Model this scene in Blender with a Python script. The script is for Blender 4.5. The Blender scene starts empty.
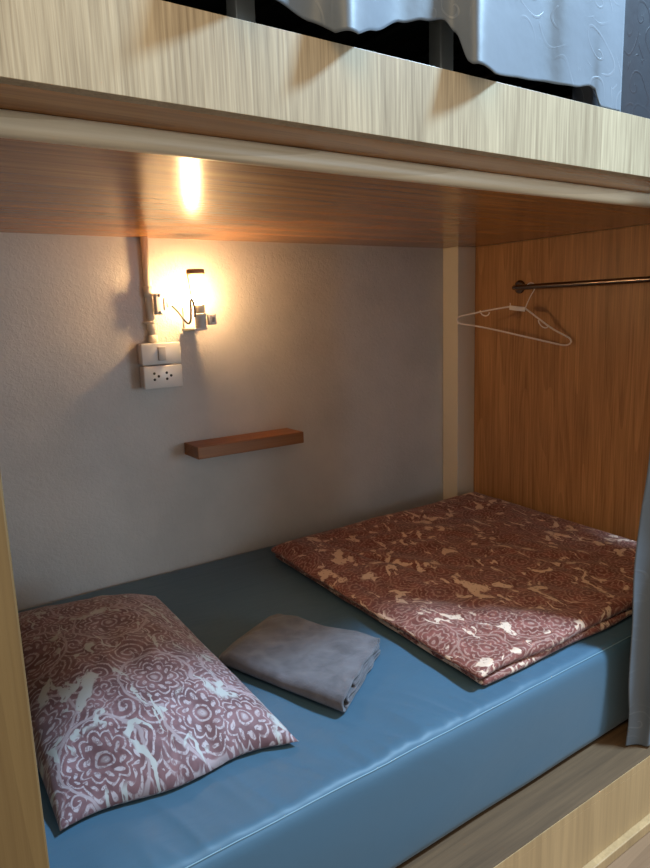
import bpy, bmesh, math, random
from mathutils import Vector, Matrix, noise
random.seed(7)
S = bpy.context.scene
C = S.collection
PI = math.pi

# ------------------------------------------------------------------ helpers
def link(name, bm, mat, parent=None, smooth=True, kind=None, bevel=0, bseg=2):
    me = bpy.data.meshes.new(name)
    bmesh.ops.recalc_face_normals(bm, faces=bm.faces[:])
    bm.to_mesh(me); bm.free()
    for p in me.polygons: p.use_smooth = smooth
    me.materials.append(mat)
    o = bpy.data.objects.new(name, me); C.objects.link(o)
    if bevel:
        b = o.modifiers.new('bevel', 'BEVEL'); b.width = bevel; b.segments = bseg; b.limit_method = 'ANGLE'
        b.angle_limit = math.radians(40)
        b.harden_normals = False
    if parent is not None:
        o.parent = parent; o.matrix_parent_inverse = parent.matrix_world.inverted()
    if kind: o['kind'] = kind
    return o

def tag(o, label, cat, group=None):
    o['label'] = label; o['category'] = cat
    if group: o['group'] = group
    return o

def empty(name, loc, label=None, cat=None, group=None):
    o = bpy.data.objects.new(name, None); C.objects.link(o)
    o.empty_display_size = .03
    o.location = loc
    bpy.context.view_layer.update()
    if label: tag(o, label, cat, group)
    return o

def box(bm, a, b):
    x0, y0, z0 = a; x1, y1, z1 = b
    v = [bm.verts.new(p) for p in ((x0,y0,z0),(x1,y0,z0),(x1,y1,z0),(x0,y1,z0),(x0,y0,z1),(x1,y0,z1),(x1,y1,z1),(x0,y1,z1))]
    for f in ((0,3,2,1),(4,5,6,7),(0,1,5,4),(1,2,6,5),(2,3,7,6),(3,0,4,7)):
        bm.faces.new([v[i] for i in f])
    return bm

def B(a, b): return box(bmesh.new(), a, b)

def tube(bm, pts, r, seg=10, smooth_pts=0, cap=True):
    pts = [Vector(p) for p in pts]
    if smooth_pts:
        out = []
        n = len(pts)
        for i in range(n - 1):
            p0 = pts[max(i-1,0)]; p1 = pts[i]; p2 = pts[i+1]; p3 = pts[min(i+2,n-1)]
            for k in range(smooth_pts):
                t = k / smooth_pts
                out.append(.5*((2*p1)+(-p0+p2)*t+(2*p0-5*p1+4*p2-p3)*t*t+(-p0+3*p1-3*p2+p3)*t**3))
        out.append(pts[-1]); pts = out
    rr = r if isinstance(r, (list, tuple)) else [r]*len(pts)
    rings = []; prev = None
    for i, p in enumerate(pts):
        t = (pts[min(i+1,len(pts)-1)] - pts[max(i-1,0)]).normalized()
        if prev is None:
            a = Vector((0,0,1)) if abs(t.z) < .9 else Vector((1,0,0))
            u = t.cross(a).normalized()
        else:
            u = (prev - t*prev.dot(t)).normalized()
        prev = u; w = t.cross(u)
        rings.append([bm.verts.new(p + (u*math.cos(2*PI*k/seg) + w*math.sin(2*PI*k/seg))*rr[i]) for k in range(seg)])
    for a, b in zip(rings, rings[1:]):
        for k in range(seg):
            bm.faces.new((a[k], a[(k+1)%seg], b[(k+1)%seg], b[k]))
    if cap:
        bm.faces.new(rings[0][::-1]); bm.faces.new(rings[-1])
    return bm

def lathe(bm, prof, loc, axis=(0,0,1), seg=24):
    """prof: list of (r, h) along axis"""
    axis = Vector(axis).normalized()
    q = Vector((0,0,1)).rotation_difference(axis)
    loc = Vector(loc); rings = []
    for r, h in prof:
        if r < 1e-6:
            rings.append([bm.verts.new(loc + q @ Vector((0,0,h)))])
        else:
            rings.append([bm.verts.new(loc + q @ Vector((r*math.cos(2*PI*k/seg), r*math.sin(2*PI*k/seg), h))) for k in range(seg)])
    for a, b in zip(rings, rings[1:]):
        for k in range(seg):
            if len(a) == 1: bm.faces.new((a[0], b[(k+1)%seg], b[k]))
            elif len(b) == 1: bm.faces.new((a[k], a[(k+1)%seg], b[0]))
            else: bm.faces.new((a[k], a[(k+1)%seg], b[(k+1)%seg], b[k]))
    if len(rings[0]) > 1: bm.faces.new(rings[0][::-1])
    if len(rings[-1]) > 1: bm.faces.new(rings[-1])
    return bm

def sm(a, b, x):
    t = max(0, min(1, (x-a)/(b-a))); return t*t*(3-2*t)

def fbm(x, y, z=0, o=3):
    return noise.fractal(Vector((x, y, z)), .6, 2.0, o)

def coords(a, b, r, n, nr=5):
    band = [r*(1-math.cos(k/nr*PI/2)) for k in range(nr)]
    inner = [a + r + (b-a-2*r)*k/n for k in range(n+1)]
    return [a+t for t in band] + inner + [b-t for t in band[::-1]]

def slab(bm, a, b, r, n, disp=None, nr=5, uvs=None):
    """rounded box from a to b with radius r; disp maps a rest point and normal to its final place; UV in metres"""
    xs, ys, zs = (coords(a[i], b[i], min(r[i] if isinstance(r, tuple) else r, (b[i]-a[i])/2-1e-4), n[i], nr) for i in range(3))
    R = r if isinstance(r, tuple) else (r, r, r)
    R = tuple(min(R[i], (b[i]-a[i])/2-1e-4) for i in range(3))
    cache = {}
    uvl = bm.loops.layers.uv.verify()
    rest = {}
    def V(p):
        k = tuple(round(c, 6) for c in p)
        if k in cache: return cache[k]
        q = [max(a[i]+R[i], min(b[i]-R[i], p[i])) for i in range(3)]
        d = Vector([(p[i]-q[i])/R[i] for i in range(3)])
        if d.length > 1e-6: d.normalize()
        o = Vector([q[i]+d[i]*R[i] for i in range(3)])
        nn = d.copy()
        if disp: o = disp(o, nn)
        v = bm.verts.new(o); cache[k] = v; rest[v] = p
        return v
    def face(pts, fuv):
        vs = [V(p) for p in pts]
        if len(set(vs)) < 4: return
        f = bm.faces.new(vs)
        for l, p in zip(f.loops, pts): l[uvl].uv = fuv(p)
    for i in range(len(xs)-1):
        for j in range(len(ys)-1):
            for z, s in ((zs[0], -1), (zs[-1], 1)):
                q = [(xs[i],ys[j],z),(xs[i+1],ys[j],z),(xs[i+1],ys[j+1],z),(xs[i],ys[j+1],z)]
                face(q if s > 0 else q[::-1], lambda p: (p[0], p[1]))
    for i in range(len(xs)-1):
        for k in range(len(zs)-1):
            for y, s in ((ys[0], 1), (ys[-1], -1)):
                q = [(xs[i],y,zs[k]),(xs[i+1],y,zs[k]),(xs[i+1],y,zs[k+1]),(xs[i],y,zs[k+1])]
                face(q if s > 0 else q[::-1], lambda p: (p[0], y - s*(b[2]-p[2])))
    for j in range(len(ys)-1):
        for k in range(len(zs)-1):
            for x, s in ((xs[0], -1), (xs[-1], 1)):
                q = [(x,ys[j],zs[k]),(x,ys[j+1],zs[k]),(x,ys[j+1],zs[k+1]),(x,ys[j],zs[k+1])]
                face(q if s > 0 else q[::-1], lambda p: (x + s*(b[2]-p[2]), p[1]))
    return bm

# ------------------------------------------------------------------ materials
class T:
    def __init__(s, name, rough=.5, spec=.5, metal=0):
        s.m = bpy.data.materials.new(name); s.m.use_nodes = True
        s.nt = s.m.node_tree; s.b = s.nt.nodes['Principled BSDF']
        s.b.inputs['Roughness'].default_value = rough
        s.b.inputs['Specular IOR Level'].default_value = spec
        s.b.inputs['Metallic'].default_value = metal
    def node(s, t, **kw):
        n = s.nt.nodes.new(t)
        for k, v in kw.items(): setattr(n, k, v)
        return n
    def put(s, sock, v):
        if v is None: return
        if isinstance(v, bpy.types.NodeSocket): s.nt.links.new(v, sock)
        elif isinstance(v, (tuple, list)) and sock.type == 'RGBA' and len(v) == 3: sock.default_value = (*v, 1)
        else: sock.default_value = v
    def M(s, op, a, b=None, c=None, clamp=False):
        n = s.node('ShaderNodeMath', operation=op, use_clamp=clamp)
        s.put(n.inputs[0], a); s.put(n.inputs[1], b); s.put(n.inputs[2], c)
        return n.outputs[0]
    def V(s, op, a, b=None, scale=None):
        n = s.node('ShaderNodeVectorMath', operation=op)
        s.put(n.inputs[0], a); s.put(n.inputs[1], b)
        if scale is not None: s.put(n.inputs['Scale'], scale)
        return n.outputs['Value'] if op in ('LENGTH', 'DOT_PRODUCT', 'DISTANCE') else n.outputs[0]
    def co(s, kind='Object'):
        return s.node('ShaderNodeTexCoord').outputs[kind]
    def map(s, v, scale=(1,1,1), rot=(0,0,0), loc=(0,0,0)):
        n = s.node('ShaderNodeMapping'); s.put(n.inputs[0], v)
        n.inputs['Location'].default_value = loc; n.inputs['Rotation'].default_value = rot; n.inputs['Scale'].default_value = scale
        return n.outputs[0]
    def noise(s, v, scale, detail=3, rough=.5, dist=0, out='Fac'):
        n = s.node('ShaderNodeTexNoise'); s.put(n.inputs['Vector'], v)
        n.inputs['Scale'].default_value = scale; n.inputs['Detail'].default_value = detail
        n.inputs['Roughness'].default_value = rough; n.inputs['Distortion'].default_value = dist
        return n.outputs[0 if out == 'Fac' else 1]
    def ramp(s, f, stops, interp='LINEAR'):
        n = s.node('ShaderNodeValToRGB'); s.put(n.inputs[0], f); r = n.color_ramp; r.interpolation = interp
        while len(r.elements) < len(stops): r.elements.new(.5)
        for e, (p, c) in zip(r.elements, stops):
            e.position = p; e.color = (*c, 1) if len(c) == 3 else c
        return n.outputs[0]
    def mix(s, f, a, b, t='MIX'):
        n = s.node('ShaderNodeMix', data_type='RGBA', blend_type=t)
        s.put(n.inputs['Factor'], f); s.put(n.inputs['A'], a); s.put(n.inputs['B'], b)
        return n.outputs['Result']
    def step(s, x, a, b):
        n = s.node('ShaderNodeMapRange', interpolation_type='SMOOTHSTEP')
        s.put(n.inputs[0], x); n.inputs[1].default_value = a; n.inputs[2].default_value = b
        return n.outputs[0]
    def bump(s, h, dist, strength=1, prev=None):
        n = s.node('ShaderNodeBump'); s.put(n.inputs['Height'], h)
        n.inputs['Distance'].default_value = dist; n.inputs['Strength'].default_value = strength
        if prev is not None: s.put(n.inputs['Normal'], prev)
        return n.outputs[0]
    def set(s, color=None, normal=None, rough=None, **kw):
        s.put(s.b.inputs['Base Color'], color); s.put(s.b.inputs['Normal'], normal); s.put(s.b.inputs['Roughness'], rough)
        for k, v in kw.items(): s.put(s.b.inputs[k.replace('_', ' ')], v)
        return s.m

def plain(name, col, rough=.5, spec=.5, metal=0, var=.06, nscale=30):
    t = T(name, rough, spec, metal)
    n = t.noise(t.co(), nscale, 3)
    c = t.mix(t.M('MULTIPLY', n, var*2), col, tuple(x*.7 for x in col))
    return t.set(c, t.bump(n, .0005, .3))

def wood(name, light, dark, axis, rough=.35, fine=1., coat=0, scale=1., spec=.5, cathedral=.45, bumpd=.0004, fw=.45):
    """ash veneer with grain running along axis (0 x, 1 y, 2 z)"""
    t = T(name, rough, spec)
    st = [14, 14, 14]; st[axis] = .9
    st2 = [130, 130, 130]; st2[axis] = 3.5
    p = t.co()
    warp = t.V('SCALE', t.V('SUBTRACT', t.noise(t.map(p, tuple(x*.16 for x in st)), 1.0, 2, out='Color'), (.5,.5,.5)), scale=.045)
    pw = t.V('ADD', p, warp)
    broad = t.noise(t.map(pw, tuple(x*scale for x in st)), 1.0, 4, .55)
    fineN = t.noise(t.map(pw, tuple(x*fine for x in st2)), 1.0, 3, .6)
    # cathedral rings: contours of a slow field
    fld = t.noise(t.map(pw, tuple(x*.32*scale for x in st)), 1.0, 1, .4)
    rings = t.M('FRACT', t.M('MULTIPLY', fld, 16))
    rings = t.step(rings, 0.0, 1.0)
    f = t.M('ADD', t.M('MULTIPLY', broad, 1-fw), t.M('MULTIPLY', fineN, fw))
    f = t.M('ADD', t.M('MULTIPLY', f, 1-cathedral*.5), t.M('MULTIPLY', rings, cathedral*.42))
    c = t.ramp(f, [(.28, dark), (.48, tuple((a+b)/2 for a, b in zip(light, dark))), (.68, light)])
    return t.set(c, t.bump(fineN, bumpd, .5), Coat_Weight=coat, Coat_Roughness=.2)

def paisley(name, maroon, cream, ground, k=1.0, lmix=.6, nr=12, sw=1.0):
    t = T(name, .62, .25)
    uv = t.co('UV')
    w1 = t.V('SCALE', t.V('SUBTRACT', t.noise(uv, 9*k, 2, out='Color'), (.5,.5,.5)), scale=.028/k)
    w2 = t.V('SCALE', t.V('SUBTRACT', t.noise(uv, 45*k, 1, out='Color'), (.5,.5,.5)), scale=.010/k)
    p = t.V('ADD', t.V('ADD', uv, w1), w2)
    ps = t.V('ADD', uv, w2)
    def cells(pt, scale, rnd):
        v = t.node('ShaderNodeTexVoronoi', voronoi_dimensions='2D', feature='F1')
        t.put(v.inputs['Vector'], pt); v.inputs['Scale'].default_value = scale; v.inputs['Randomness'].default_value = rnd
        sp = t.node('ShaderNodeSeparateXYZ'); t.put(sp.inputs[0], t.V('SUBTRACT', pt, v.outputs['Position']))
        sc = t.node('ShaderNodeSeparateColor'); t.put(sc.inputs[0], v.outputs['Color'])
        return v.outputs['Distance'], t.M('ARCTAN2', sp.outputs[1], sp.outputs[0]), sc.outputs[0]
    d1, a1, c1 = cells(p, 6.6*k, .65)
    # medallion: plain rings, a ring of petals, a beaded rim
    pet = t.M('ABSOLUTE', t.M('SINE', t.M('MULTIPLY', a1, 5)))
    dp = t.M('SUBTRACT', d1, t.M('MULTIPLY', t.M('MULTIPLY', pet, t.step(d1, .10, .22)), .055))
    rings = t.M('SINE', t.M('MULTIPLY', dp, nr*2*PI))
    beads = t.M('MULTIPLY', t.M('SINE', t.M('MULTIPLY', a1, 22)), t.step(t.M('ABSOLUTE', t.M('SUBTRACT', d1, .30)), .035, .02))
    spokes = t.M('MULTIPLY', t.M('SINE', t.M('MULTIPLY', a1, 10)), t.step(t.M('ABSOLUTE', t.M('SUBTRACT', d1, .16)), .04, .02))
    inside = t.step(t.M('ADD', rings, t.M('MULTIPLY', t.M('ADD', beads, spokes), .9)), .15, .8)
    med = t.step(d1, .42, .38)
    # curls between the medallions
    def curl(pt, scale, turns, seed):
        q = t.map(pt, loc=(seed, seed*.6, 0))
        d, a, c = cells(q, scale*k, .95)
        a = t.M('MULTIPLY', a, t.M('SUBTRACT', t.M('MULTIPLY', t.M('GREATER_THAN', c, .5), 2), 1))
        return d, t.M('SINE', t.M('ADD', t.M('MULTIPLY', d, turns*2*PI), a))
    d2, s2 = curl(p, 19, nr*.30, 3.1)
    d3, s3 = curl(p, 48, nr*.14, 7.7)
    big = t.step(t.noise(p, 22*k, 1), .44, .52)
    outside = t.mix(big, t.M('MULTIPLY', t.step(s3, .1, .75), .85), t.step(s2, .25, .85))
    lace = t.noise(p, 170*k, 2, .6, 1.2)
    lines = t.mix(med, outside, inside)
    lines = t.M('MULTIPLY', lines, t.M('ADD', .30, t.M('MULTIPLY', t.step(lace, .38, .54), .70)))
    # open cream ground showing between the motifs: antler-like strokes
    def stroke(pt, sc, rot, wid, lo, hi, g0, g1, seed):
        q = t.map(pt, (1, .42, 1), (0, 0, rot), (seed, seed*.7, 0))
        n = t.M('ABSOLUTE', t.M('SUBTRACT', t.noise(q, sc*k, 1, .4), .5))
        g = t.step(t.noise(t.map(pt, loc=(seed*2, 3, 0)), hi*k, 1, .5), g0, g1)
        return t.step(t.M('SUBTRACT', t.M('MULTIPLY', g, wid*sw), n), 0.0, .008)
    pj = t.V('ADD', p, t.V('SCALE', t.V('SUBTRACT', t.noise(uv, 70*k, 1, out='Color'), (.5,.5,.5)), scale=.010/k))
    g1 = stroke(pj, 10, .6, .045, 0, 11, .49, .62, 1.3)
    g2 = stroke(pj, 15, -.5, .045, 0, 15, .50, .62, 5.1)
    g3 = stroke(pj, 20, 1.2, .040, 0, 19, .52, .62, 9.7)
    gap = t.M('MAXIMUM', t.M('MAXIMUM', g1, g2), g3)
    gap = t.M('MULTIPLY', gap, t.step(d1, .26, .34))
    dots = t.M('MULTIPLY', gap, t.step(t.noise(p, 110*k, 1), .64, .68))
    tone = t.noise(p, 30*k, 3, .6)
    mar = t.mix(t.step(tone, .35, .7), maroon, tuple(min(1, x*1.6+.02) for x in maroon))
    core = t.step(d1, .05, .03)
    rim = t.M('MULTIPLY', t.step(t.M('ABSOLUTE', t.M('SUBTRACT', d1, .41)), .022, .010), .7)
    c = t.mix(t.M('MULTIPLY', t.M('MAXIMUM', t.M('MAXIMUM', lines, t.M('MULTIPLY', core, .6)), rim), lmix), mar, cream)
    c = t.mix(t.M('SUBTRACT', gap, t.M('MULTIPLY', dots, .8), clamp=True), c, ground)
    weave = t.noise(uv, 900, 1)
    wr = t.noise(uv, 14, 3, .5)
    return t.set(c, t.bump(weave, .0003, .3, t.bump(wr, .004, .35)), Sheen_Weight=.15)

ASH = wood('ash_veneer', (.50,.40,.26), (.165,.116,.065), 2, .42, fine=2.0, cathedral=.08, fw=.6, spec=.35)
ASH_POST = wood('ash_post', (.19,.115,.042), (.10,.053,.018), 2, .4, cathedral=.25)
ASH_KICK = wood('ash_kick', (.50,.325,.155), (.31,.195,.09), 2, .45, cathedral=.2)
RAILW = wood('rail_wood', (.88,.76,.56), (.52,.40,.25), 0, .4, cathedral=.3)
CEILW = wood('varnished_soffit', (.56,.27,.095), (.21,.085,.027), 0, .20, cathedral=.25, spec=.32, bumpd=.0008)
PANEL = wood('panel_wood', (.62,.33,.145), (.25,.115,.046), 2, .42, scale=1.6, cathedral=.22, fine=1.6, fw=.55, spec=.4)
SHELFW = wood('shelf_wood', (.38,.16,.055), (.20,.075,.025), 0, .45, cathedral=.3)
LEDGEW = wood('ledge_laminate', (.135,.078,.038), (.055,.031,.015), 0, .65, cathedral=.05, scale=2.2, spec=.3)
FLOORW = wood('floor_laminate', (.28,.165,.09), (.17,.095,.05), 0, .4)

def wallmat():
    t = T('plaster', .55, .3)
    p = t.co()
    n = t.noise(p, 95, 4, .6, .6); n2 = t.noise(p, 22, 2, .5); st = t.noise(p, 3.2, 4, .6)
    c = t.mix(t.step(st, .35, .75), (.60,.565,.54), (.51,.485,.465))
    spots = t.step(t.noise(p, 14, 5, .7), .70, .76)
    c = t.mix(t.M('MULTIPLY', spots, .35), c, (.30,.27,.25))
    h = t.M('ADD', n, t.M('MULTIPLY', n2, .6))
    return t.set(c, t.bump(h, .0035, .5))
WALL = wallmat()
CREAM = plain('cream_paint', (.80,.73,.60), .5, .4)
PLAST = plain('white_plastic', (.72,.69,.66), .3, .5)
IVORY = plain('ivory_plastic', (.70,.64,.54), .35, .5)
PINKP = plain('hanger_plastic', (.90,.80,.74), .35, .5)
BLACK = plain('black_plastic', (.02,.018,.018), .4)
HOLE = plain('socket_slot', (.015,.013,.012), .6)
STEEL = plain('dark_chrome', (.20,.165,.15), .22, .5, 1.0)
FRAME = plain('dark_frame_metal', (.05,.055,.058), .4, .5, .6)
BRONZE = plain('cap_wood', (.42,.24,.12), .5)

def sheetmat():
    t = T('blue_satin_sheet', .5, .4)
    p = t.co()
    w = t.noise(t.map(p, (2.2, 7, 3), (0, 0, .7)), 2.2, 3, .5, .8)
    f = t.noise(p, 700, 1)
    st = t.noise(p, 5, 3, .5)
    c = t.mix(t.M('MULTIPLY', st, .35), (.044,.102,.156), (.036,.084,.130))
    return t.set(c, t.bump(f, .0002, .3, t.bump(w, .006, .25)), Sheen_Weight=.25, Sheen_Roughness=.4)
SHEET = sheetmat()
SEAM = plain('seam_thread', (.16,.27,.34), .5)

def towelmat():
    t = T('grey_towel', .95, .1)
    p = t.co()
    f = t.noise(p, 420, 3, .7); b = t.noise(p, 20, 4, .6, .5)
    c = t.mix(t.step(b, .3, .7), (.070,.064,.074), (.118,.108,.122))
    return t.set(c, t.bump(f, .0016, .8, t.bump(b, .006, .35)), Sheen_Weight=.25, Sheen_Roughness=.6)
TOWEL = towelmat()

def curtainmat(name, base, alt, sheen=.12):
    t = T(name, .5, .35)
    uv = t.co('UV')
    w = t.V('ADD', uv, t.V('SCALE', t.V('SUBTRACT', t.noise(uv, 9, 1, out='Color'), (.5,.5,.5)), scale=.06))
    v = t.node('ShaderNodeTexVoronoi', voronoi_dimensions='2D', feature='F1')
    t.put(v.inputs['Vector'], w); v.inputs['Scale'].default_value = 15; v.inputs['Randomness'].default_value = 1
    sp = t.node('ShaderNodeSeparateXYZ'); t.put(sp.inputs[0], t.V('SUBTRACT', w, v.outputs['Position']))
    ang = t.M('ARCTAN2', sp.outputs[1], sp.outputs[0])
    s = t.M('SINE', t.M('ADD', t.M('MULTIPLY', v.outputs['Distance'], 15), ang))
    line = t.M('MULTIPLY', t.step(s, .86, .97), t.step(t.noise(uv, 7, 1), .45, .6))
    c = t.mix(t.M('MULTIPLY', line, .55), base, alt)
    weave = t.noise(t.map(uv, (900, 250, 1)), 1, 1)
    return t.set(c, t.bump(weave, .0002, .25, t.bump(line, .0006, .5, t.bump(t.noise(uv, 12, 3), .006, .35))),
                 t.M('SUBTRACT', .5, t.M('MULTIPLY', line, .15)), Sheen_Weight=sheen)
CURT = curtainmat('grey_blue_curtain', (.095,.115,.142), (.145,.168,.20))
CURT_SHADE = curtainmat('shaded_curtain', (.009,.0125,.020), (.013,.018,.027), .0)  # curtain layer in shade: the shade is put into a much darker base colour
DUVETM = paisley('duvet_paisley', (.135,.034,.024), (.52,.33,.26), (.66,.47,.35), 1.05, .55, 11, .78)
PILLOWM = paisley('pillow_paisley', (.115,.054,.060), (.42,.36,.38), (.38,.38,.37), .85, .85, 16, .62)

def bulbmat():
    t = T('glowing_bulb', .4)
    t.b.inputs['Emission Color'].default_value = (1, .62, .28, 1)
    t.b.inputs['Emission Strength'].default_value = 290
    return t.set((1,.9,.75))
BULB = bulbmat()

# ------------------------------------------------------------------ dimensions (metres, eye level z = 0)
D = 1.93            # back wall
XW = 1.988          # wooden end panel
ZC = .231           # soffit
ZM = -.785          # top of mattress
ZL = -1.022         # ledge top
ZF = -1.205         # room floor
YF = .73            # front of fascia

# ------------------------------------------------------------------ room shell
link('floor', B((-1.5,-2.2,ZF-.05), (3.6,D+.1,ZF)), FLOORW, smooth=False, kind='structure')
link('wall_back', B((-1.5,D,ZF), (3.6,D+.1,1.75)), WALL, smooth=False, kind='structure')
link('wall_right', B((XW+.03,YF+.05,ZF), (XW+.13,D,1.75)), CREAM, smooth=False, kind='structure')
link('trim_1', B((1.892,1.849,ZL+.002), (XW-.0005,D,ZC)), CREAM, smooth=False, kind='structure', bevel=.002)

# ------------------------------------------------------------------ the built-in bunk
bunk = empty('bunk_bed', (1.0, YF, ZF), 'built-in ash veneer bunk bed with upper deck, end panels and raised ledge', 'bunk bed')
link('upper_deck', B((.036,YF+.020,ZC), (XW,D,ZC+.030)), CEILW, bunk, smooth=False)
link('fascia', B((-.6,YF,ZC-.0006), (2.6,YF+.0198,.332)), ASH, bunk, smooth=False, bevel=.0006)
link('deck_board', B((-.6,YF+.020,.302), (XW+.029,D,.331)), FRAME, bunk, smooth=False)
# rounded rail under the soffit
bm = bmesh.new()
yc, zc = .842, .2175
prof = []
for k in range(20):
    a = 2*PI*k/20
    ca, sa = math.cos(a), math.sin(a)
    prof.append((yc + .0140*math.copysign(abs(ca)**.75, ca), min(ZC-.0002, zc + .0145*math.copysign(abs(sa)**.75, sa))))
ra = []
for i in range(41):
    x = .0965 + (XW-.0005-.0965)*i/40
    ra.append([bm.verts.new((x, y + .0012*noise.noise(Vector((x*4, 0, 3))), z)) for y, z in prof])
for a, b in zip(ra, ra[1:]):
    for k in range(20): bm.faces.new((a[k], a[(k+1)%20], b[(k+1)%20], b[k]))
bm.faces.new(ra[0][::-1]); bm.faces.new(ra[-1])
link('rail', bm, RAILW, bunk)['label'] = 'pale rounded wooden rail under the deck'
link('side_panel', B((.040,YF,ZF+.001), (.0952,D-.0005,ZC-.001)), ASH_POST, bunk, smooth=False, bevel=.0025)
link('end_panel', B((XW,YF+.02,ZF+.001), (XW+.0298,D-.0005,ZC-.001)), PANEL, bunk, smooth=False)
link('end_panel', B((XW,YF+.09,.333), (XW+.0298,D-.0005,1.75)), PANEL, bunk, smooth=False)
# ledge top with a chipped worn front edge
bm = bmesh.new()
n = 240; top = []
for i in range(n+1):
    x = .0955 + (XW-.0958)*i/n
    chip = .0035*max(0, noise.noise(Vector((x*28, 1.3, 0)))-.28)*3 + .0006*noise.noise(Vector((x*90, 4, 0)))
    top.append((x, .7185 + max(0, chip), chip))
cols = []
for x, y, c in top:
    cols.append([bm.verts.new((x, D-.001, ZL)), bm.verts.new((x, y, ZL)), bm.verts.new((x, .7180, ZL-max(0,c)*.9-.0006)),
                 bm.verts.new((x, .7180, ZL-.018)), bm.verts.new((x, D-.001, ZL-.018))])
for a, b in zip(cols, cols[1:]):
    for k in range(5): bm.faces.new((a[k], a[(k+1)%5], b[(k+1)%5], b[k]))
bm.faces.new(cols[0][::-1]); bm.faces.new(cols[-1])
link('ledge_board', bm, LEDGEW, bunk, smooth=False)['label'] = 'dark brown worn ledge top in front of the mattress'
link('ledge_front', B((.0955,.7165,-1.179), (XW-.0003,.7345,ZL-.0195)), ASH_KICK, bunk, smooth=False)
link('edge_band', B((.0955,.7166,ZL-.0192), (XW-.0003,.7178,ZL-.0012)), ASH_KICK, bunk, smooth=False)
link('kick_strip', B((.0955,.7005,ZF+.0005), (XW-.0003,.7345,-1.1795)), ASH_KICK, bunk, smooth=False, bevel=.002)

# ------------------------------------------------------------------ mattress in its blue sheet
def wrinkle(x, y):
    # fan of pulled creases towards the front edge, stronger between pillow and duvet
    w = sm(1.10, .84, y) * (sm(.99, .90, x) + sm(.87, .84, y)*.6*sm(1.6, 1.0, x)*(1-sm(.99,.90,x))) * sm(.1, .3, x)
    a = noise.noise(Vector((x*11 + y*6, y*2.4 - x*2, .3)))
    b = 1 - 2*abs(noise.noise(Vector((x*24 + y*9, y*4, 4.3))))
    c = noise.noise(Vector((x*60 + y*10, y*6, 9)))
    near = sm(.95, .82, y)
    broad = .0035*noise.noise(Vector((x*7, y*9, 2)))*sm(1.3, .9, y)*sm(.99, .92, x)
    return (w*(.006*a + .0035*b + .0010*c*near) + broad)*(.25 + .75*sm(.815, .845, y))
def mdisp(p, n):
    z = p.z
    if n.z > -.2 and p.z > ZM-.10:
        z += wrinkle(p.x, p.y) * max(0, n.z if n.length else 1)
        z += .0015*noise.noise(Vector((p.x*5, p.y*5, 0)))*max(0, n.z)
    y = p.y
    if p.y < .90 and p.z < ZM - .01:
        y -= .006*math.sin(PI*(p.z-ZL)/(ZM-ZL)) + .003*noise.noise(Vector((p.x*4, 0, p.z*9)))
    return Vector((p.x, y, z))
mat = empty('mattress', (1.0, 1.36, ZL), 'single mattress in a blue satin fitted sheet filling the lower bunk', 'mattress')
bm = slab(bmesh.new(), (.0975, .812, ZL+.001), (1.8905, 1.928, ZM), (.022, .020, .028), (360, 170, 14), mdisp)
link('fitted_sheet', bm, SHEET, mat)
bm = bmesh.new()
pts = []
for i in range(150):
    x = .12 + 1.75*i/149
    y = .8185 + .0012*noise.noise(Vector((x*7, 0, 0)))
    pts.append((x, y, ZM - .0075 + wrinkle(x, .815)*.7 + .0015))
tube(bm, pts, .0011, 6)
link('piping', bm, SEAM, mat)['label'] = 'pale blue seam along the front top edge'

# ------------------------------------------------------------------ folded duvet
DQ = [Vector((.950,.862)), Vector((1.890,.852)), Vector((1.958,1.815)), Vector((.990,1.800))]   # FL, FR, BR, BL
def duv(z0, z1, amp, seed, inset):
    def f(p, n):
        s = p.x; t = p.y
        wob = .006*noise.noise(Vector((s*6, t*6, seed)))
        q = (DQ[0]*(1-s)*(1-t) + DQ[1]*s*(1-t) + DQ[2]*s*t + DQ[3]*(1-s)*t)
        # rounded footprint corners
        z = p.z
        up = (z - z0)/(z1 - z0)
        bul = fbm(q.x*4.5, q.y*4.5, seed, 3)
        e = min(s, 1-s, t, 1-t)
        fade = sm(0, .07, e)
        z += up*amp*(bul*.9 + .35*abs(noise.noise(Vector((q.x*11, q.y*9, seed+5)))))*fade
        z += up*.014*sm(.55, 1.0, t)*fade                     # fuller towards the back
        cr = q.x - (1.16 + .05*math.sin(q.y*6)); z -= up*.008*math.exp(-(cr/.012)**2)*sm(1.2, 1.4, q.y)*sm(1.8, 1.6, q.y)
        # lower left edge droops a little
        z -= up*.004*sm(.25, 0, s)
        q = q + Vector((wob, wob*.8 + .003*math.sin(s*17+seed)))
        q.y += inset*(1-t)
        if inset: q.x += .014*(1-s)
        else: z -= .007*up*sm(.045, 0, s)
        return Vector((q.x, q.y, max(z, z0)))
    return f
def duslab(bm, z0, z1, amp, seed, inset):
    tmp = bmesh.new()
    # build in unit footprint then map
    slab(tmp, (0,0,z0), (1,1,z1), (.014,.014,(z1-z0)*.499), (110,110,3), duv(z0,z1,amp,seed,inset), nr=5)
    uvl = tmp.loops.layers.uv.verify()
    for f in tmp.faces:
        for l in f.loops:
            u, v = l[uvl].uv
            l[uvl].uv = (u*.95 + seed, v*.95 if abs(f.normal.y) < .7 else v*.95)
    me = bpy.data.meshes.new('tmp'); tmp.to_mesh(me); tmp.free(); bm.from_mesh(me); bpy.data.meshes.remove(me)
bm = bmesh.new()
duslab(bm, ZM+.0035, ZM+.0270, .001, 3.0, .003)
duslab(bm, ZM+.0255, ZM+.0530, .013, 0.0, 0)
o = link('folded_duvet', bm, DUVETM)
tag(o, 'large folded duvet in dark red and cream paisley lying at the foot of the bed', 'duvet')

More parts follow.
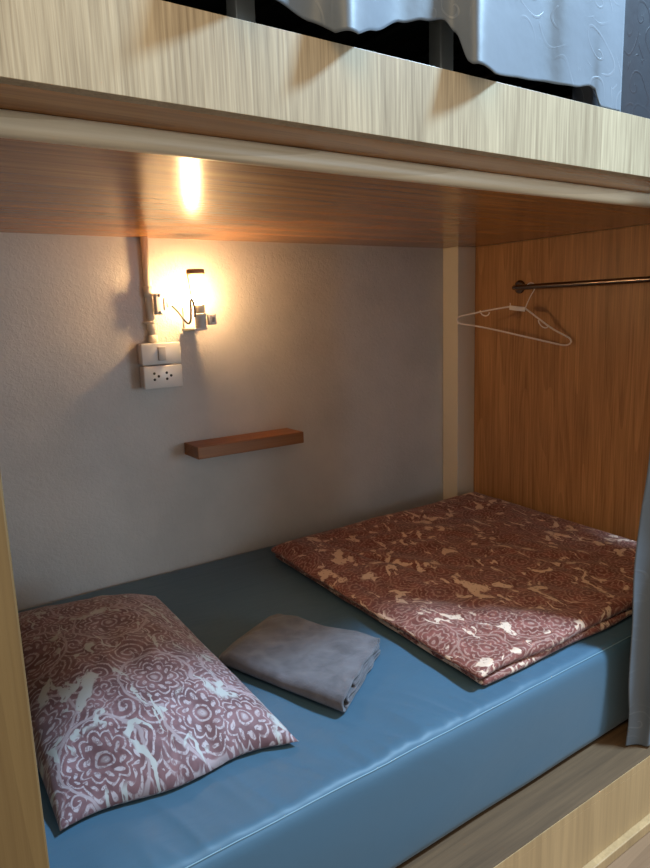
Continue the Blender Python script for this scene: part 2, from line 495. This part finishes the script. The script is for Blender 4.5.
# ------------------------------------------------------------------ pillow
PQ = [Vector((.148,.975,ZM+.012)), Vector((.560,.945,ZM+.012)), Vector((.535,1.600,-.712)), Vector((.118,1.700,-.712))]
def pillow():
    bm = bmesh.new(); uvl = bm.loops.layers.uv.verify()
    N, Mn = 90, 120
    H = .098
    def pt(i, j, side):
        u = -1 + 2*i/N; v = -1 + 2*j/Mn
        s, t = (u+1)/2, (v+1)/2
        # sides pull in between the corners
        su = .5 + (s-.5)*(1 - .055*(1-v**2)) ; tv = .5 + (t-.5)*(1 - .05*(1-u**2))
        # wavy front seam
        q = PQ[0]*(1-su)*(1-tv) + PQ[1]*su*(1-tv) + PQ[2]*su*tv + PQ[3]*(1-su)*tv
        e = (1-abs(u)**2.6)*(1-abs(v)**2.8)
        h = max(0, e)**.55
        edge = sm(.0, .45, min(1-abs(u), 1-abs(v))*2)
        wr = .010*noise.noise(Vector((q.x*9, q.y*9, 2))) + .006*noise.noise(Vector((q.x*22, q.y*16, 5)))
        puck = .010*noise.noise(Vector((s*14, 0, 1)))*sm(-.6, -1, v) + .008*noise.noise(Vector((0, t*16, 6)))*sm(.65, 1, abs(u))
        q = q.copy()
        q.y += .012*math.sin(s*9+.6)*sm(-.5, -1, v)
        if side > 0:
            q.z += H*h + (wr*h + puck*h**.5)*edge
            # dent towards the front left corner where the case folds over
            q.z -= .016*math.exp(-(((s-.16)/.09)**2 + ((t-.10)/.05)**2))
            q.z -= .012*math.exp(-(((s-.62)/.05)**2 + ((t-.05)/.09)**2))
            q.z = max(q.z, ZM+.010)
        else:
            q.z = q.z - .075*h
            q.z = max(q.z, ZM+.006)
        return q, (su*.45, tv*.70)
    g = {}
    for side in (1, -1):
        for i in range(N+1):
            for j in range(Mn+1):
                bd = i in (0, N) or j in (0, Mn)
                key = (i, j, 0 if bd else side)
                if key not in g:
                    q, uv = pt(i, j, side)
                    g[key] = (bm.verts.new(q), uv)
    for side in (1, -1):
        for i in range(N):
            for j in range(Mn):
                ks = [(i,j),(i+1,j),(i+1,j+1),(i,j+1)]
                ks = [(a, b, 0 if a in (0,N) or b in (0,Mn) else side) for a, b in ks]
                if side < 0: ks = ks[::-1]
                f = bm.faces.new([g[k][0] for k in ks])
                for l, k in zip(f.loops, ks): l[uvl].uv = g[k][1]
    return link('pillow', bm, PILLOWM)
tag(pillow(), 'plump pillow in mauve and pale paisley case by the left post', 'pillow')

# ------------------------------------------------------------------ folded towel : one long cloth folded over itself, swept
def towel():
    bm = bmesh.new()
    Lp, Tp, Rp, Fp = Vector((.560,1.285)), Vector((.768,1.400)), Vector((.896,1.116)), Vector((.672,.962))
    th = .0046
    z0 = ZM + .0075
    # centreline of the cloth in (a, z): a = 0 at the near-left long edge (L-F), a = 1 at the far-right long edge (T-R)
    W = .225
    cl = []
    def arc(cx, cz, r, a0, a1, n=9):
        for k in range(n+1):
            a = a0 + (a1-a0)*k/n; cl.append((cx + r*math.cos(a)*1.0, cz + r*math.sin(a)))
    # from the inside end outwards: bottom layer, round the left fold, top, round the right fold, inner layers
    zb = z0; zt = z0 + .034
    def line(x0, zA, x1, zB, n=24):
        for k in range(n+1): cl.append((x0 + (x1-x0)*k/n, zA + (zB-zA)*k/n))
    line(W-.012, z0+.0165, .035, z0+.0175)
    arc(.035, z0+.0125, .005, PI/2, 3*PI/2, 7)
    line(.036, z0+.0082, W-.016, z0+.0075)
    arc(W-.016, z0+.0038, .0040, PI/2, -PI/2, 6)
    line(W-.017, z0, .020, z0)
    arc(.020, z0+.0165, .0165, 3*PI/2, PI/2, 12)
    line(.022, zt, W-.013, zt-.001, 30)
    arc(W-.013, zt-.0055, .0045, PI/2, -PI/2, 6)
    line(W-.014, zt-.010, .060, z0+.0245, 24)
    npts = len(cl)
    M = 70
    rings = []
    for j in range(M+1):
        t = j/M
        A = Lp + (Fp-Lp)*t; Bq = Tp + (Rp-Tp)*t
        ring_o, ring_i = [], []
        for k, (a, z) in enumerate(cl):
            k0 = cl[max(k-1,0)]; k1 = cl[min(k+1,npts-1)]
            dx, dz = k1[0]-k0[0], k1[1]-k0[1]; l = math.hypot(dx, dz) or 1
            nx, nz = -dz/l, dx/l
            for s, lst in ((1, ring_o), (-1, ring_i)):
                aa = a + nx*th/2*s; zz = z + nz*th/2*s
                P = A + (Bq-A)*(aa/W)
                rel = (zz - z0)/(zt-z0)
                zz += rel*(.0045*fbm(P.x*9, P.y*9, 1) - .010*sm(.10, 0, t)*rel + .002*math.sin(t*9))
                P += (Bq-A).orthogonal().normalized()*0
                ext = .006*noise.noise(Vector((aa*30, z*60, 3)))*sm(.9,1,t)
                d = (Fp-Lp).normalized()*ext
                lst.append(bm.verts.new((P.x+d.x, P.y+d.y, max(zz, ZM+.0045))))
        rings.append(ring_o + ring_i[::-1])
    n = len(rings[0])
    for a, b in zip(rings, rings[1:]):
        for k in range(n): bm.faces.new((a[k], a[(k+1)%n], b[(k+1)%n], b[k]))
    for r in (rings[0], rings[-1]):
        h = n//2
        for k in range(h-1): bm.faces.new((r[k], r[k+1], r[n-2-k], r[n-1-k]))
    return link('folded_towel', bm, TOWEL)
tag(towel(), 'grey terry towel folded into a thick rectangle on the blue sheet', 'towel')

# ------------------------------------------------------------------ shelf
o = link('wall_shelf', B((.775,1.823,-.4225), (1.152,D-.0003,-.3845)), SHELFW, smooth=False, bevel=.0025)
tag(o, 'short reddish brown wooden ledge shelf fixed to the grey wall', 'shelf')

# ------------------------------------------------------------------ switch and socket box
YB = 1.878
sw = empty('wall_switch', (.703, D, -.1025), 'white rectangular light switch box directly below the white conduit', 'switch')
link('back_box', B((.650,YB+.010,-.132), (.763,D-.0003,-.073)), PLAST, sw, bevel=.004)
link('face_plate', B((.646,YB,-.1335), (.766,YB+.0098,-.0705)), PLAST, sw, bevel=.003)
link('rocker', B((.694,YB-.0055,-.122), (.718,YB-.0002,-.082)), plain('rocker_plastic', (.52,.47,.43), .35), sw, bevel=.002)
so = empty('power_socket', (.703, D, -.170), 'white double three-pin power socket box mounted under the light switch', 'socket')
link('back_box', B((.652,YB+.010,-.202), (.763,D-.0003,-.1375)), PLAST, so, bevel=.004)
link('face_plate', B((.648,YB,-.2035), (.766,YB+.0098,-.1362)), PLAST, so, bevel=.003)
for cx in (.686, .724):
    h = bmesh.new()
    for dx, dz in ((-.007,.0095), (-.007,-.0085), (.006,.0005)):
        lathe(h, [(.0040,0),(.0040,.0006)], (cx+dx, YB-.0002, -.168+dz), (0,-1,0), 12)
    link('pin_holes', h, HOLE, so)

# ------------------------------------------------------------------ conduit
cd = empty('conduit_pipe', (.694, D, -.07), 'cream plastic wiring pipe running from the soffit down to the switch', 'pipe')
yc = D-.0155
link('pipe', tube(bmesh.new(), [(.693,yc,ZC-.001),(.694,yc,.08),(.6965,yc,-.0700)], .0105, 16), IVORY, cd)
link('coupling', lathe(bmesh.new(), [(.0108,0),(.0138,.001),(.0138,.030),(.0108,.031)], (.694,yc,.062)), IVORY, cd)
link('coupling', lathe(bmesh.new(), [(.0108,0),(.0135,.001),(.0135,.026),(.0108,.027)], (.6958,yc,-.034)), IVORY, cd)
link('coupling', lathe(bmesh.new(), [(.0108,0),(.0142,.001),(.0142,.020),(.0108,.021)], (.6962,yc,-.0695)), IVORY, cd)
for z in (-.012,):
    b = bmesh.new(); tube(b, [(.676,D-.004,z),(.680,D-.020,z),(.695,D-.0295,z),(.710,D-.020,z),(.714,D-.004,z)], .0035, 8, 4)
    link('pipe_clip', b, IVORY, cd)
# plug adapter fixed to the pipe
ad = empty('socket_adapter', (.712, D-.04, .04), 'small cream plug adapter clipped on the conduit beside the lamp', 'adapter')
b = B((.701,D-.0500,.010), (.724,D-.0270,.070)); link('adapter_body', b, PLAST, ad, bevel=.003)
b = B((.7242,D-.0520,.022), (.7320,D-.0320,.058)); link('adapter_side', b, PLAST, ad, bevel=.003)
for z in (.064, .016):
    link('screw', lathe(bmesh.new(), [(.0042,0),(.0042,.002),(.0028,.0025)], (.711,D-.0500,z), (0,-1,0), 12), STEEL, ad)

# ------------------------------------------------------------------ wall lamp
lp = empty('wall_lamp', (.835, D, .03), 'small glowing wall lamp with wooden cap and black cord above the switch', 'lamp')
YL = 1.838
XL = .8120
link('wall_plate', B((.800,D-.012,-.038), (.850,D-.0003,.030)), PLAST, lp, bevel=.002)
link('bracket', B((XL-.022,YL-.014,-.0390), (XL+.022,D-.0122,-.0325)), PLAST, lp, bevel=.001)
link('lamp_holder', lathe(bmesh.new(), [(.015,0),(.0165,.002),(.0165,.034),(.0195,.036),(.0195,.041),(.0165,.043)], (XL+.006,YL,-.0323)), PLAST, lp)
link('holder_collar', lathe(bmesh.new(), [(.0150,0),(.0150,.023),(.0135,.025)], (XL+.006,YL,.0110)), IVORY, lp)
link('bulb', lathe(bmesh.new(), [(.009,0),(.0110,.006),(.0145,.014),(.0160,.024),(.0145,.036),(.009,.043),(0,.046)], (XL+.003,YL,.0362), seg=32), BULB, lp)
link('cap', lathe(bmesh.new(), [(.0240,0),(.0260,.001),(.0260,.013),(.024,.0145)], (XL-.001,YL,.1215), seg=32), BRONZE, lp)['label'] = 'brown wooden cap on top of the bulb'
b = tube(bmesh.new(), [(XL-.0250,YL-.004,.1245),(XL-.0275,YL-.004,.120),(XL-.0205,YL-.006,.052),(XL-.0110,YL-.006,.006)], .0016, 6)
link('support_wire', b, BRONZE, lp)
sb = link('toggle_box', B((XL+.024,YL-.024,-.024), (XL+.046,YL-.002,.007)), PLAST, lp, bevel=.002)
link('toggle', B((XL+.031,YL-.0275,-.016), (XL+.0385,YL-.0242,-.002)), plain('toggle_grey', (.35,.32,.30), .4), sb, bevel=.001)
cpts = [(172,306),(177,311),(183,319),(187.5,323.3),(190.3,320),(191.3,310),(191.5,302.5),(193,300),(194.6,302.5),(195.2,311),(195,317.5)]
cp = []
for i, (u, v) in enumerate(cpts):
    y = D-.042 if i == 0 else (1.862 if i == 1 else YL-.020)
    kk = y/1.88
    cp.append(((.737+(u-168)*.00303)*kk, y, (.040-(v-304)*.00303)*kk))
b = tube(bmesh.new(), cp, .0030, 8, 6)
link('cord', b, BLACK, lp)['label'] = 'thin black cord looping from plug to lamp'
b = lathe(bmesh.new(), [(.0085,0),(.0085,.008),(.0070,.014),(.0045,.018)], (.7325,D-.042,.0395), (1,0,-.12), 16)
link('plug', b, PLAST, lp)

# ------------------------------------------------------------------ clothes rod
RX, RZ = 1.912, .0655
rod = empty('clothes_rod', (XW, 1.63, .07), 'dark metal clothes rail fixed along the wooden end panel', 'clothes rail')
b = tube(bmesh.new(), [(XW-.003,1.632,RZ+.005),(1.965,1.628,RZ+.003),(1.938,1.616,RZ+.001),(1.920,1.594,RZ),(RX,1.560,RZ),(RX,1.40,RZ),(RX,.98,RZ),(1.920,.946,RZ),(1.938,.924,RZ),(1.965,.912,RZ),(XW-.003,.908,RZ)], .0092, 16, 6)
link('bar', b, STEEL, rod)
for y in (1.632, .908):
    link('flange', lathe(bmesh.new(), [(.024,0),(.024,.003),(.020,.005),(.012,.006)], (XW-.0003,y,RZ+.004), (-1,0,0), 24), STEEL, rod)

# ------------------------------------------------------------------ hanger
a = Vector((1.790,1.753)); bq = Vector((1.975,1.405)); L = (bq-a).length; hd = (bq-a)/L
def hp(s, z): p = a + hd*s; return (p.x, p.y, z)
hx = lambda x: (Vector((x, a.y + (x-a.x)/hd.x*hd.y))-a).length
hg = empty('coat_hanger', hp(L*.6, 0), 'pale pink plastic coat hanger hanging from the dark clothes rail', 'hanger')
r = .0030
b = bmesh.new()
tube(b, [hp(hx(1.879),.000), hp(hx(1.845),-.010), hp(hx(1.815),-.021), hp(hx(1.797),-.028), hp(hx(1.7915),-.034), hp(hx(1.7900),-.042), hp(hx(1.7915),-.050), hp(hx(1.797),-.056),
         hp(hx(1.840),-.0725), hp(hx(1.90),-.103), hp(hx(1.955),-.1315), hp(hx(1.967),-.136), hp(hx(1.9735),-.133), hp(hx(1.9765),-.125), hp(hx(1.9750),-.115), hp(hx(1.970),-.107),
         hp(hx(1.950),-.083), hp(hx(1.935),-.060), hp(hx(1.904),-.008)], r, 10, 4)
link('frame', b, PINKP, hg)
b = bmesh.new()
p0, p1 = hp(hx(1.8785),0), hp(hx(1.9035),0)
nrm = Vector((-hd.y, hd.x, 0))*.0045
vs = []
for P, zt_, zb_ in ((Vector(p0), .004, -.011), (Vector(p1), -.003, -.019)):
    for s in (1, -1):
        vs.append(((P + nrm*s).x, (P + nrm*s).y, zt_)); vs.append(((P + nrm*s).x, (P + nrm*s).y, zb_))
v = [b.verts.new(q) for q in vs]
for f in ((0,1,3,2),(4,6,7,5),(0,4,5,1),(2,3,7,6),(0,2,6,4),(1,5,7,3)): b.faces.new([v[i] for i in f])
tube(b, [hp(hx(1.880),-.002), hp(hx(1.8795),.013)], .0016, 6)
link('neck_plate', b, PINKP, hg, bevel=.001)
for xx, zz in ((1.8375,-.0135),(1.9330,-.058)):
    b = bmesh.new()
    s0 = hx(xx); dz = -.5 if xx > 1.9 else -.12
    pts = [hp(s0 + .0165*math.cos(t), zz + (.0165*math.cos(t))*(-.55 if xx > 1.9 else -.22) + .016*math.sin(t)) for t in [PI + PI*k/10 for k in range(11)]]
    tube(b, pts, .0022, 8); link('strap_notch', b, PINKP, hg)
b = bmesh.new()
sr = (Vector((RX, a.y+(RX-a.x)/hd.x*hd.y))-a).length
R = .0130
pts = [hp(hx(1.904),-.006), hp(hx(1.906),.018), hp(sr,.044)]
pts = [hp(hx(1.904),-.006), hp(sr-.002,.030), hp(sr+R*.9,.0545)]
pts += [hp(sr + R*math.cos(t), RZ+.0000 + R*math.sin(t)) for t in [k*PI/8 for k in range(0, 10)]]
tube(b, pts, .0019, 8, 3)
link('hook', b, PINKP, hg)

# ------------------------------------------------------------------ curtains
def curtain(name, xs, path, hem, top, mat, nz=60, hemfold=.0, seed=0, zfun=None):
    """path(x, f) -> y (f: 0 hem .. 1 top); hem(x) -> z"""
    bm = bmesh.new(); uvl = bm.loops.layers.uv.verify()
    g = []; arc = 0; px = None
    for i, x in enumerate(xs):
        h = hem(x); col = []
        y0 = path(x, 0)[1]
        if h > .3346 and top > 1: h = max(.3345, h*y0/.74)
        if px is not None: arc += math.hypot(x-px[0], y0-px[1])
        px = (x, y0)
        for k in range(nz+1):
            f = (k/nz)**1.4
            z = h + (top-h)*f
            X, Y = path(x, f)
            col.append((bm.verts.new((X, Y, z)), (arc, z)))
        g.append(col)
    for c0, c1 in zip(g, g[1:]):
        for k in range(nz):
            q = [c0[k], c1[k], c1[k+1], c0[k+1]]
            f = bm.faces.new([v for v, _ in q])
            for l, (_, uv) in zip(f.loops, q): l[uvl].uv = uv
    o = link(name, bm, mat)
    s = o.modifiers.new('thick', 'SOLIDIFY'); s.thickness = .0016; s.offset = 0
    return o

HEM = [(-.60,.40),(-.10,.43),(.20,.41),(.33,.405),(.40,.388),(.445,.368),(.50,.353),(.555,.346),(.60,.362),(.646,.381),(.69,.392),(.728,.400),(.750,.388),(.780,.354),(.80,.349),(.845,.347),(.90,.350),(.965,.354),(1.03,.358),(1.071,.365),(1.085,.362),(1.096,.345),(1.103,.336),(1.19,.336)]
def hem(x):
    for (x0,z0),(x1,z1) in zip(HEM, HEM[1:]):
        if x <= x1:
            return z0 + (z1-z0)*sm(x0, x1, x)
    return HEM[-1][1]
FP = [(.40,.072,.042),(.563,.062,.045),(.8025,.059,.058),(.18,.05,.04),(-.1,.05,.05)]
def upath(x, f):
    y = .757 + .004*math.sin(x*34+1.0) + .002*math.sin(x*61+f*2)
    for c, a_, w_ in FP:
        y -= a_*math.exp(-((x-c)/w_)**2)*math.exp(-f/.40)
    y += .010*noise.noise(Vector((x*5, f*4, 1)))
    if x > 1.07: y = y*(1-sm(1.07,1.10,x)) + (.762+.003*math.sin(x*50))*sm(1.07,1.10,x)
    return x*y/.74, y
xs = [-.6 + (1.163+.6)*i/420 for i in range(421)]
tag(curtain('curtain', xs, upath, hem, 1.35, CURT, 50), 'pale grey-blue patterned curtain hanging with raised hem above the fascia', 'curtain')
xs = [1.10 + 1.3*i/160 for i in range(161)]
tag(curtain('curtain', xs, lambda x, f: (x, .792 + .006*math.sin(x*24) + .003*math.sin(x*55)), lambda x: .3345, 1.35, CURT_SHADE, 20),
    'slate blue curtain with its shade put into the colour, top right behind the pale one', 'curtain')
def lpath(x, f):
    s = (x-1.40)/.40
    amp = .028 - .006*f
    y = .762 + amp*math.sin(s*2*PI*4.2 + 2.6)*.8 + .006*math.sin(s*40+f*5)
    X = 1.338 + .045*f + (x-1.40)*1.42 + .014*noise.noise(Vector((x*9, f*5.5, 2))) + .010*math.sin(s*2*PI*4.2*2)
    bulge = math.exp(-((f-.20)/.16)**2)
    X -= .012*bulge*sm(1.60,1.40,x)*1.0 - .010*math.exp(-((f-.06)/.05)**2)*sm(1.5,1.4,x)
    y -= .018*bulge*sm(1.62,1.42,x)
    y += .016*noise.noise(Vector((x*11, f*4.5, 8)))
    return X, y
xs = [1.40 + .38*i/260 for i in range(261)]
tag(curtain('curtain', xs, lpath, lambda x: ZL+.004+.006*math.sin(x*40)**2, ZC-.028-.0, CURT, 80),
    'grey-blue curtain bunched at the foot of the lower bunk, standing on the ledge', 'curtain')

# ------------------------------------------------------------------ metal bed above
fb = empty('metal_bed_frame', (1.0, 1.3, .3315), 'dark metal bed base on short legs behind the raised curtain hem', 'bed frame')
LEG = plain('leg_metal', (.5,.55,.57), .35, .5, .5)
for x in (.451, .806, 1.185):
    link('leg', B((x-.014,.812,.3315), (x+.014,.840,.520)), LEG, fb, bevel=.002)
for x in (.12, .742, 1.40, 1.90):
    link('leg', B((x-.014,1.85,.3315), (x+.014,1.878,.520)), LEG, fb, bevel=.002)
link('side_rail', B((.10,.812,.5205), (1.92,.842,.560)), FRAME, fb, bevel=.002)
link('side_rail', B((.10,1.848,.5205), (1.92,1.878,.560)), FRAME, fb, bevel=.002)
for i in range(12):
    x = .14 + i*.156
    link('slat', B((x,.8425,.530), (x+.05,1.8475,.545)), FRAME, fb)
bm = slab(bmesh.new(), (.11,.818,.5612), (1.91,1.90,.76), .03, (8,6,3))
o = link('mattress', bm, plain('dark_mattress', (.05,.05,.055), .9))
tag(o, 'dark mattress on the metal bed base of the upper bunk', 'mattress')
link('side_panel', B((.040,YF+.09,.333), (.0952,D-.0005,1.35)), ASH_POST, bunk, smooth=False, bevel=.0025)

# ------------------------------------------------------------------ lights
def area(name, loc, target, size, power, col, sy=None):
    l = bpy.data.lights.new(name, 'AREA'); l.energy = power; l.color = col
    l.shape = 'RECTANGLE'; l.size = size; l.size_y = sy or size
    o = bpy.data.objects.new(name, l); C.objects.link(o); o.location = loc
    d = Vector(target)-Vector(loc); o.rotation_euler = d.to_track_quat('-Z','Y').to_euler()
    return o
area('daylight_right', (2.0,.02,1.75), (.9,.9,-.5), .28, 132, (.46,.73,1.0), .24)
area('ceiling_lamp_left', (-.35,.0,1.35), (.3,.8,.2), .9, 14, (1.0,.74,.42))
area('window_daylight', (2.6,-2.1,-.10), (1.0,.9,-.4), 1.3, 24, (.55,.80,1.0), 1.0)
W = bpy.data.worlds.new('room_ambient'); S.world = W; W.use_nodes = True
bg = W.node_tree.nodes['Background']; bg.inputs[0].default_value = (1.0,.89,.75,1); bg.inputs[1].default_value = .43

# ------------------------------------------------------------------ camera
f = 661.6
Xv = Vector((987,-154,f)).normalized(); Yv = Vector((-460,-106,f)).normalized(); Zv = Xv.cross(Yv).normalized(); Yv = Zv.cross(Xv)
cam = bpy.data.cameras.new('camera'); co = bpy.data.objects.new('camera', cam); C.objects.link(co)
right = Vector((Xv[0],Yv[0],Zv[0])); up = -Vector((Xv[1],Yv[1],Zv[1])); back = -Vector((Xv[2],Yv[2],Zv[2]))
m = Matrix((right, up, back)).transposed().to_4x4()
co.matrix_world = m
cam.sensor_fit = 'VERTICAL'; cam.sensor_height = 24; cam.lens = f/868*24; cam.clip_start = .02
S.camera = co
S.view_settings.view_transform = 'Standard'; S.view_settings.look = 'None'
S.view_settings.exposure = 0.38; S.view_settings.gamma = 1
S.cycles.use_denoising = True
